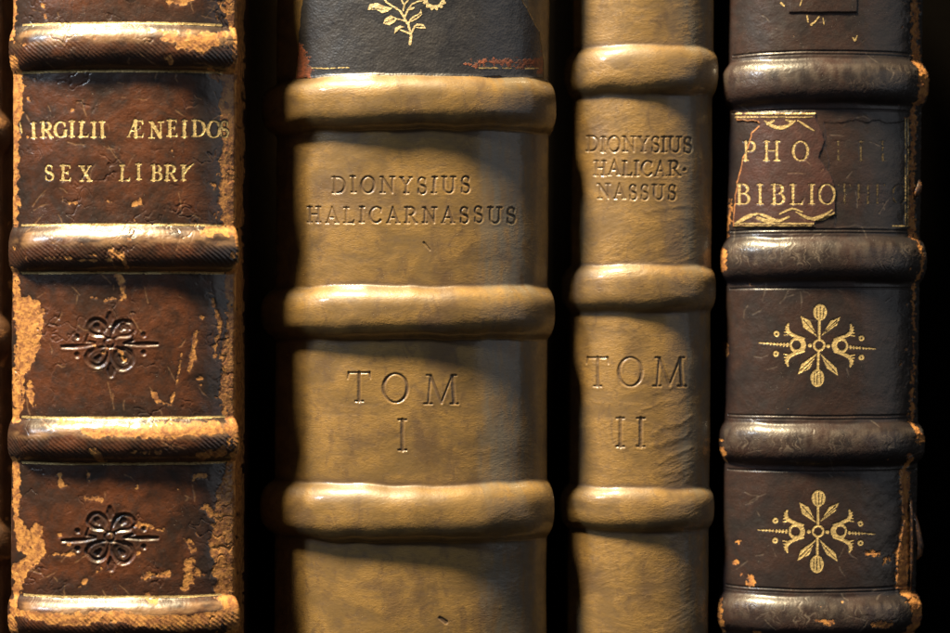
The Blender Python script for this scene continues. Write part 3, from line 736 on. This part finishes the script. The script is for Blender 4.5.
# torn label
P = [(733, 226.5), (735, 200), (737, 183), (741, 168), (743, 158), (749, 144), (752, 133), (758, 127), (761, 125), (757, 121.5), (737, 121), (736, 112.5), (816, 113), (816, 121), (821, 131), (825, 141), (819, 158), (825, 168), (832, 178), (836, 190), (835, 215), (815, 221), (815, 227)]
d = sdf_poly(X, Y, P) + 1.4 * fbm(X, Y, 8, oct=4, seed=201)
lm = ss(.8, -.8, d)
b.h += 1.2 * lm
b.wear = np.maximum(b.wear * (1 - lm), .9 * np.exp(-((d + .6) / .8) ** 2) * (X < 760) * (Y > 118))
b.stain *= 1 - .8 * lm
b.fid[b.cell(d) < 0] = 40
b.parts[40] = ('title_label', M['red_label'], None, 'torn russet leather label with gilt letters')
# ghost of the lost half of the label
gp = sdf_poly(X, Y, [(824, 122), (905, 122), (906, 227), (836, 227)]) + 4 * fbm(X, Y, 16, oct=4, seed=203)
b.h -= .5 * ss(1, -1, gp) * (1 - lm)
tl = text('PHO', 0, 0, 141, 161, .15, .065, xs=[743.5, 764, 792], sx=.98)
tl += text('BIBLIO', 0, 0, 184, 204.5, .155, .065, xs=[737, 757.5, 771.5, 790, 808.5, 818], sx=.98)
gh = text('TII', 0, 0, 141, 161, .15, .065, xs=[831, 858, 880]) + text('THEC', 0, 0, 184, 204, .15, .06, xs=[838, 856, 875, 892], sx=.9)
dl = sdf_strokes(X, Y, tl + gh)
b.h -= .45 * (1 - ss(-.6, .8, sdf_strokes(X, Y, tl))) + .16 * (1 - ss(-.6, .8, sdf_strokes(X, Y, gh)))
def orn4(cx, cy, rot, seed):
    k = .158
    cr_, sr = math.cos(rot) * k, math.sin(rot) * k
    def Q(a, c): return (cx + a * cr_ - c * sr, cy + a * sr + c * cr_)
    def T(l): return [(*Q(a, c), w * k) for a, c, w in l]
    st = [T(arc(0, 0, 33, 33, 0, 360, 14, 14, 24)), T([(-58, 3, 24)]), T([(58, 5, 24)]), T([(0, -42, 15), (0, -160, 15)]), T([(-4, 42, 15), (-6, 160, 15)])]
    for i in range(8): st += [T([(-200 - 21 * i, 1 - i * 1.2 - 8 + .8 * i, 11 - .6 * i), (-202 - 21 * i, 1 - i * 1.2 + 8 - .8 * i, 11 - .6 * i)])]; st += [T([(198 + 20 * i, 11 + i * 1.2 - 7 + .7 * i, 11 - .6 * i), (200 + 20 * i, 11 + i * 1.2 + 7 - .7 * i, 11 - .6 * i)])]
    st += [T([(-190, 2, 5), (-380, -9, 5)]), T([(190, 12, 5), (358, 20, 5)])]
    for sx, ox in ((-1, 0), (1, 3)):
        for sy in (-1, 1):
            st.append(T([(sx * 95 + ox, sy * 40, 12), (sx * 140 + ox, sy * 52, 18), (sx * 185 + ox, sy * 72, 24), (sx * 202 + ox, sy * 100, 22), (sx * 196 + ox, sy * 132, 11)])); st[-1] = curve(st[-1])
            for j in range(4): st.append(T([(sx * (200 + ox) , sy * (64 + 17 * j), 8), (sx * (222 - 3 * j) + ox, sy * (60 + 19 * j), 6)]))
    rings = [(-270, -68), (-272, 58), (268, -47), (268, 75)]
    leaves = [[(-12, -52), (-100, -110), (-118, -184), (-58, -152)], [(14, -58), (112, -128), (132, -180), (72, -155)], [(-14, 52), (-58, 150), (-130, 186), (-112, 122)], [(8, 52), (110, 140), (122, 192), (52, 146)]]
    lv = [[(-20, -70, 5), (-100, -160, 6)], [(20, -75, 5), (112, -160, 6)], [(30, -75, 4), (122, -150, 5)], [(-25, 75, 5), (-118, 160, 6)], [(-15, 80, 4), (-105, 178, 5)], [(18, 75, 4), (108, 170, 5)],
          [(5, -170, 5), (5, -245, 7)], [(-14, -175, 5), (-18, -235, 6)], [(22, -175, 5), (28, -235, 6)], [(-10, 165, 5), (-10, 245, 7)], [(-28, 175, 5), (-30, 235, 6)], [(8, 170, 5), (14, 235, 6)]]
    lv = [T(l) for l in lv]
    def f(X, Y, A, Yw):
        d = sdf_strokes(X, Y, st)
        for q in leaves: d = np.minimum(d, sdf_poly(X, Y, [Q(*p) for p in q]))
        for ax, ay, rx, ry in ((4, -208, 43, 52), (-9, 208, 43, 56)):
            qx, qy = Q(ax, ay); d = np.minimum(d, (np.hypot((X - qx) / rx, (Y - qy) / ry) - k) * 45)
        for hx, ox in ((-135, -143), (132, 142)):
            qx, qy = Q(hx, 1); px, py = Q(ox, 0)
            d = np.minimum(d, np.maximum(np.hypot(X - qx, Y - qy) - 52 * k, 29 * k - np.hypot(X - px, Y - py)))
        for ax, ay in rings:
            qx, qy = Q(ax, ay); r_ = np.hypot(X - qx, Y - qy)
            d = np.minimum(d, np.maximum(r_ - 18 * k, 6 * k - r_))
        d = np.maximum(d, -sdf_strokes(X, Y, lv))
        return d + np.maximum(0, 1.6 * fbm(X, Y, 4, oct=4, seed=seed, gain=.65) - .22) - .08
    return f
f1, f2 = orn4(819, 345, .012, 211), orn4(818, 531, -.004, 212)
for f_ in (f1, f2): b.h -= .4 * (1 - ss(-.6, .8, f_(X, Y, A, Yw))) * (np.abs(X - 818) < 80) * (np.abs(Y - 440) < 160)
b.build()
lab = b.obj[40]
b.foil('gilt_lettering', gl1(tl, 1.0, 221, .1), M['gilt_dull'], 734, 838, 136, 210, lab)
b.foil('faded_lettering', gl1(gh, 3.0, 222, .5), M['gilt_ghost'], 836, 908, 136, 210, b.obj[0])
sw = [[(765, 121, 1), (772, 126, 3), (780, 128, 4), (788, 126, 3), (795, 121, 1.5)], [(774, 121, 2), (768, 124, 3)], [(786, 120, 1.5), (792, 122, 3)], [(798, 121, 1.5), (806, 126, 2), (814, 131, 1)],
      [(738, 223, 3), (748, 217, 4), (758, 214, 2), (768, 217, 3), (778, 221, 3), (789, 217, 2)], [(758, 218, 3), (768, 221, 4), (780, 220, 2)], [(744, 219, 3), (752, 215, 2)], [(780, 214, 1.5), (792, 209, 2), (802, 212, 1.5)],
      [(796, 212, 1.5), (808, 218, 3), (822, 219, 3), (834, 213, 1.5)], [(812, 219, 2), (824, 215, 3), (832, 210, 1)]]
sw = [curve(q) if len(q) > 2 else q for q in sw]
b.foil('gilt_scroll', gl1(sw, .7, 223, 0), M['gilt_dull'], 734, 838, 117, 228, lab)
def rule4(y_, x1, w):
    return lambda X, Y, A, Yw: np.abs(Y - y_) - w + 9 * (X > x1) + np.maximum(0, 2.4 * fbm(X, Y, 9, 4, 4, seed=224, gain=.7) - .2)
for y_, x1, w in ((114, 816, .7), (117.3, 815, .65), (223.6, 814, .7), (226, 815, .75)):
    b.foil('gilt_rule', rule4(y_, x1, w), M['gilt_dull'], 735, 818, y_ - 2, y_ + 2, lab)
for x_ in (905.5, 908):
    b.foil('gilt_rule', lambda X, Y, A, Yw: np.abs(X - x_) - .5 + 9 * ((Y < 118) | (Y > 226)) + np.maximum(0, 2.4 * fbm(X, Y, 5, 14, 4, seed=225, gain=.7)), M['gilt_dull'], x_ - 2, x_ + 2, 114, 230, b.obj[0])
b.foil('gilt_rule', lambda X, Y, A, Yw: np.abs(Y - 226) - .7 + np.maximum(0, 2 * fbm(X, Y, 8, 4, 3, seed=227)), M['gilt_dull'], 892, 909, 222, 230, b.obj[0])
b.foil('gilt_ornament', f1, M['gilt'], 755, 880, 300, 390, b.obj[0])
b.foil('gilt_ornament', f2, M['gilt'], 755, 880, 485, 575, b.obj[0])
tr = [[(807, 16, 1.5), (808, 22, 1.5)], [(811, 25, 2), (815, 22, 1.5), (819, 17, 1.5)], [(823, 18, 1), (824, 25, 1)], [(853, 38, 1.5), (855, 41, 1.5), (857, 36, 1)], [(781, 3, 2), (784, 6, 1.5)], [(800, 6, 1), (802, 0, 1)]]
b.foil('gilt_remnant', gl1(tr, .4, 226, 0), M['gilt_dull'], 775, 865, -5, 48, b.obj[0])
# loose tongues of leather standing off the right joint
def flap(bk, pts, wd, depth0):
    import bmesh
    bm = bmesh.new()
    rings = []
    for i, (x, y, d_) in enumerate(pts):
        w = wd[i]; r = []
        for j in range(8):
            a = 2 * math.pi * j / 8
            zx = x + w * math.cos(a); zd = depth0 + d_ + .9 * math.sin(a) + .5 * w * math.cos(a)
            zx = CX + (zx - CX) * (D + zd) / D; zy = CY + (y - CY) * (D + zd) / D
            r.append(bm.verts.new(Vector(W3(np.array(zx), np.array(zd), np.array(zy + .6 * math.sin(3 * a + i))) - bk.base)))
        rings.append(r)
    for p, q in zip(rings[:-1], rings[1:]):
        for j in range(8): bm.faces.new((p[j], p[(j + 1) % 8], q[(j + 1) % 8], q[j]))
    bm.faces.new(rings[0][::-1]); bm.faces.new(rings[-1])
    me = bpy.data.meshes.new('leather_flap'); bm.to_mesh(me); bm.free()
    for p in me.polygons: p.use_smooth = True
    a = me.attributes.new('surf', 'FLOAT_VECTOR', 'POINT')
    a.data.foreach_set('vector', np.array([[v.co.x / S, v.co.z / S, 3] for v in me.vertices], np.float32).ravel())
    a = me.attributes.new('wear', 'FLOAT', 'POINT'); a.data.foreach_set('value', np.array([.25 + .3 * rng.random() for v in me.vertices], np.float32))
    me.materials.append(bk.mat)
    return link(bpy.data.objects.new('leather_flap', me), bk.root)
flap(b, [(915, 198, 0), (918, 192, -1), (920, 185, 0), (919.5, 180, 2)], [1.5, 3.2, 2.6, .8], b.dend - 14)
flap(b, [(914, 512, 0), (918, 528, -1), (921, 545, 0), (920, 555, 1), (917, 559, 2)], [1.2, 2.4, 3, 2.6, .8], b.dend - 14)
flap(b, [(911, 500, 0), (912, 515, -1), (912, 560, 0), (911, 590, 1)], [1.2, 1.5, 1.4, .8], b.dend - 18)

# ================================================================== 0. neighbour at the left edge
b = Book('antique_book', 'shadowed brown book mostly cut off at the far left edge', -150, 8, 95, 46, 1.4, 9, 0,
         [(-80, 20), (130, 20), (338, 20), (548, 20)], 9, M['old'], step=2.2, group='antique leather books standing in a row')
b.add_bands(wob=.6, seed=241, foot=3)
b.h += .8 * fbm(b.A, b.Yw, 30, oct=3, seed=245)
b.wear = ss(.2, .5, fbm(b.X, b.Y, 22, oct=4, seed=246) + .2 * b.hband)
b.build()

# ================================================================== shelf
def struct(name, *a):
    o = box_mesh(name, *a, M['wood'], np.zeros(3), None, 2); o['kind'] = 'structure'; return o
struct('shelf', -700, 1650, -130, 900, YB, YB + 70)
struct('shelf_back', -700, 1650, 902, 930, -600, YB)

# ================================================================== light
def area(name, loc, target, size, power, col, size_y=None):
    l = bpy.data.lights.new(name, 'AREA'); l.energy = power; l.color = col
    l.shape = 'DISK' if size_y is None else 'RECTANGLE'; l.size = size
    if size_y: l.size_y = size_y
    o = bpy.data.objects.new(name, l); link(o); o.location = loc
    o.rotation_euler = (Vector(target) - Vector(loc)).to_track_quat('-Z', 'Y').to_euler()
    return o
key = Vector((-.84, -.70, 2.2)).normalized() * 1.3
area('reading_lamp', key, (0, 0, 0), .21, 108, (1.0, .80, .49))
area('window_light', (-1.0, -.78, .85), (0, 0, 0), .11, 11.0, (.76, .87, 1.0), .16)
area('added_fill', (1.05, -.8, .25), (0, 0, 0), 1.0, 1.9, (.93, .95, 1.0), 1.0)  # unseen soft fill, added to lift the right-hand sides

w = bpy.data.worlds.new('World'); sc.world = w; w.use_nodes = True
w.node_tree.nodes['Background'].inputs['Color'].default_value = (.9, .8, .65, 1)
w.node_tree.nodes['Background'].inputs['Strength'].default_value = .028

# ================================================================== camera
cam = bpy.data.cameras.new('camera'); co = link(bpy.data.objects.new('camera', cam))
co.location = (0, -D * S, 0); co.rotation_euler = (math.pi / 2, 0, 0)
cam.sensor_width = 36; cam.lens = 36 * D / 950.0
cam.dof.use_dof = True; cam.dof.focus_distance = (D + 8) * S; cam.dof.aperture_fstop = 9
cam.clip_start = .01; cam.clip_end = 20
sc.camera = co
sc.view_settings.view_transform = 'Standard'; sc.view_settings.look = 'None'
sc.view_settings.exposure = 0; sc.view_settings.gamma = 1
sc.render.engine = 'CYCLES'
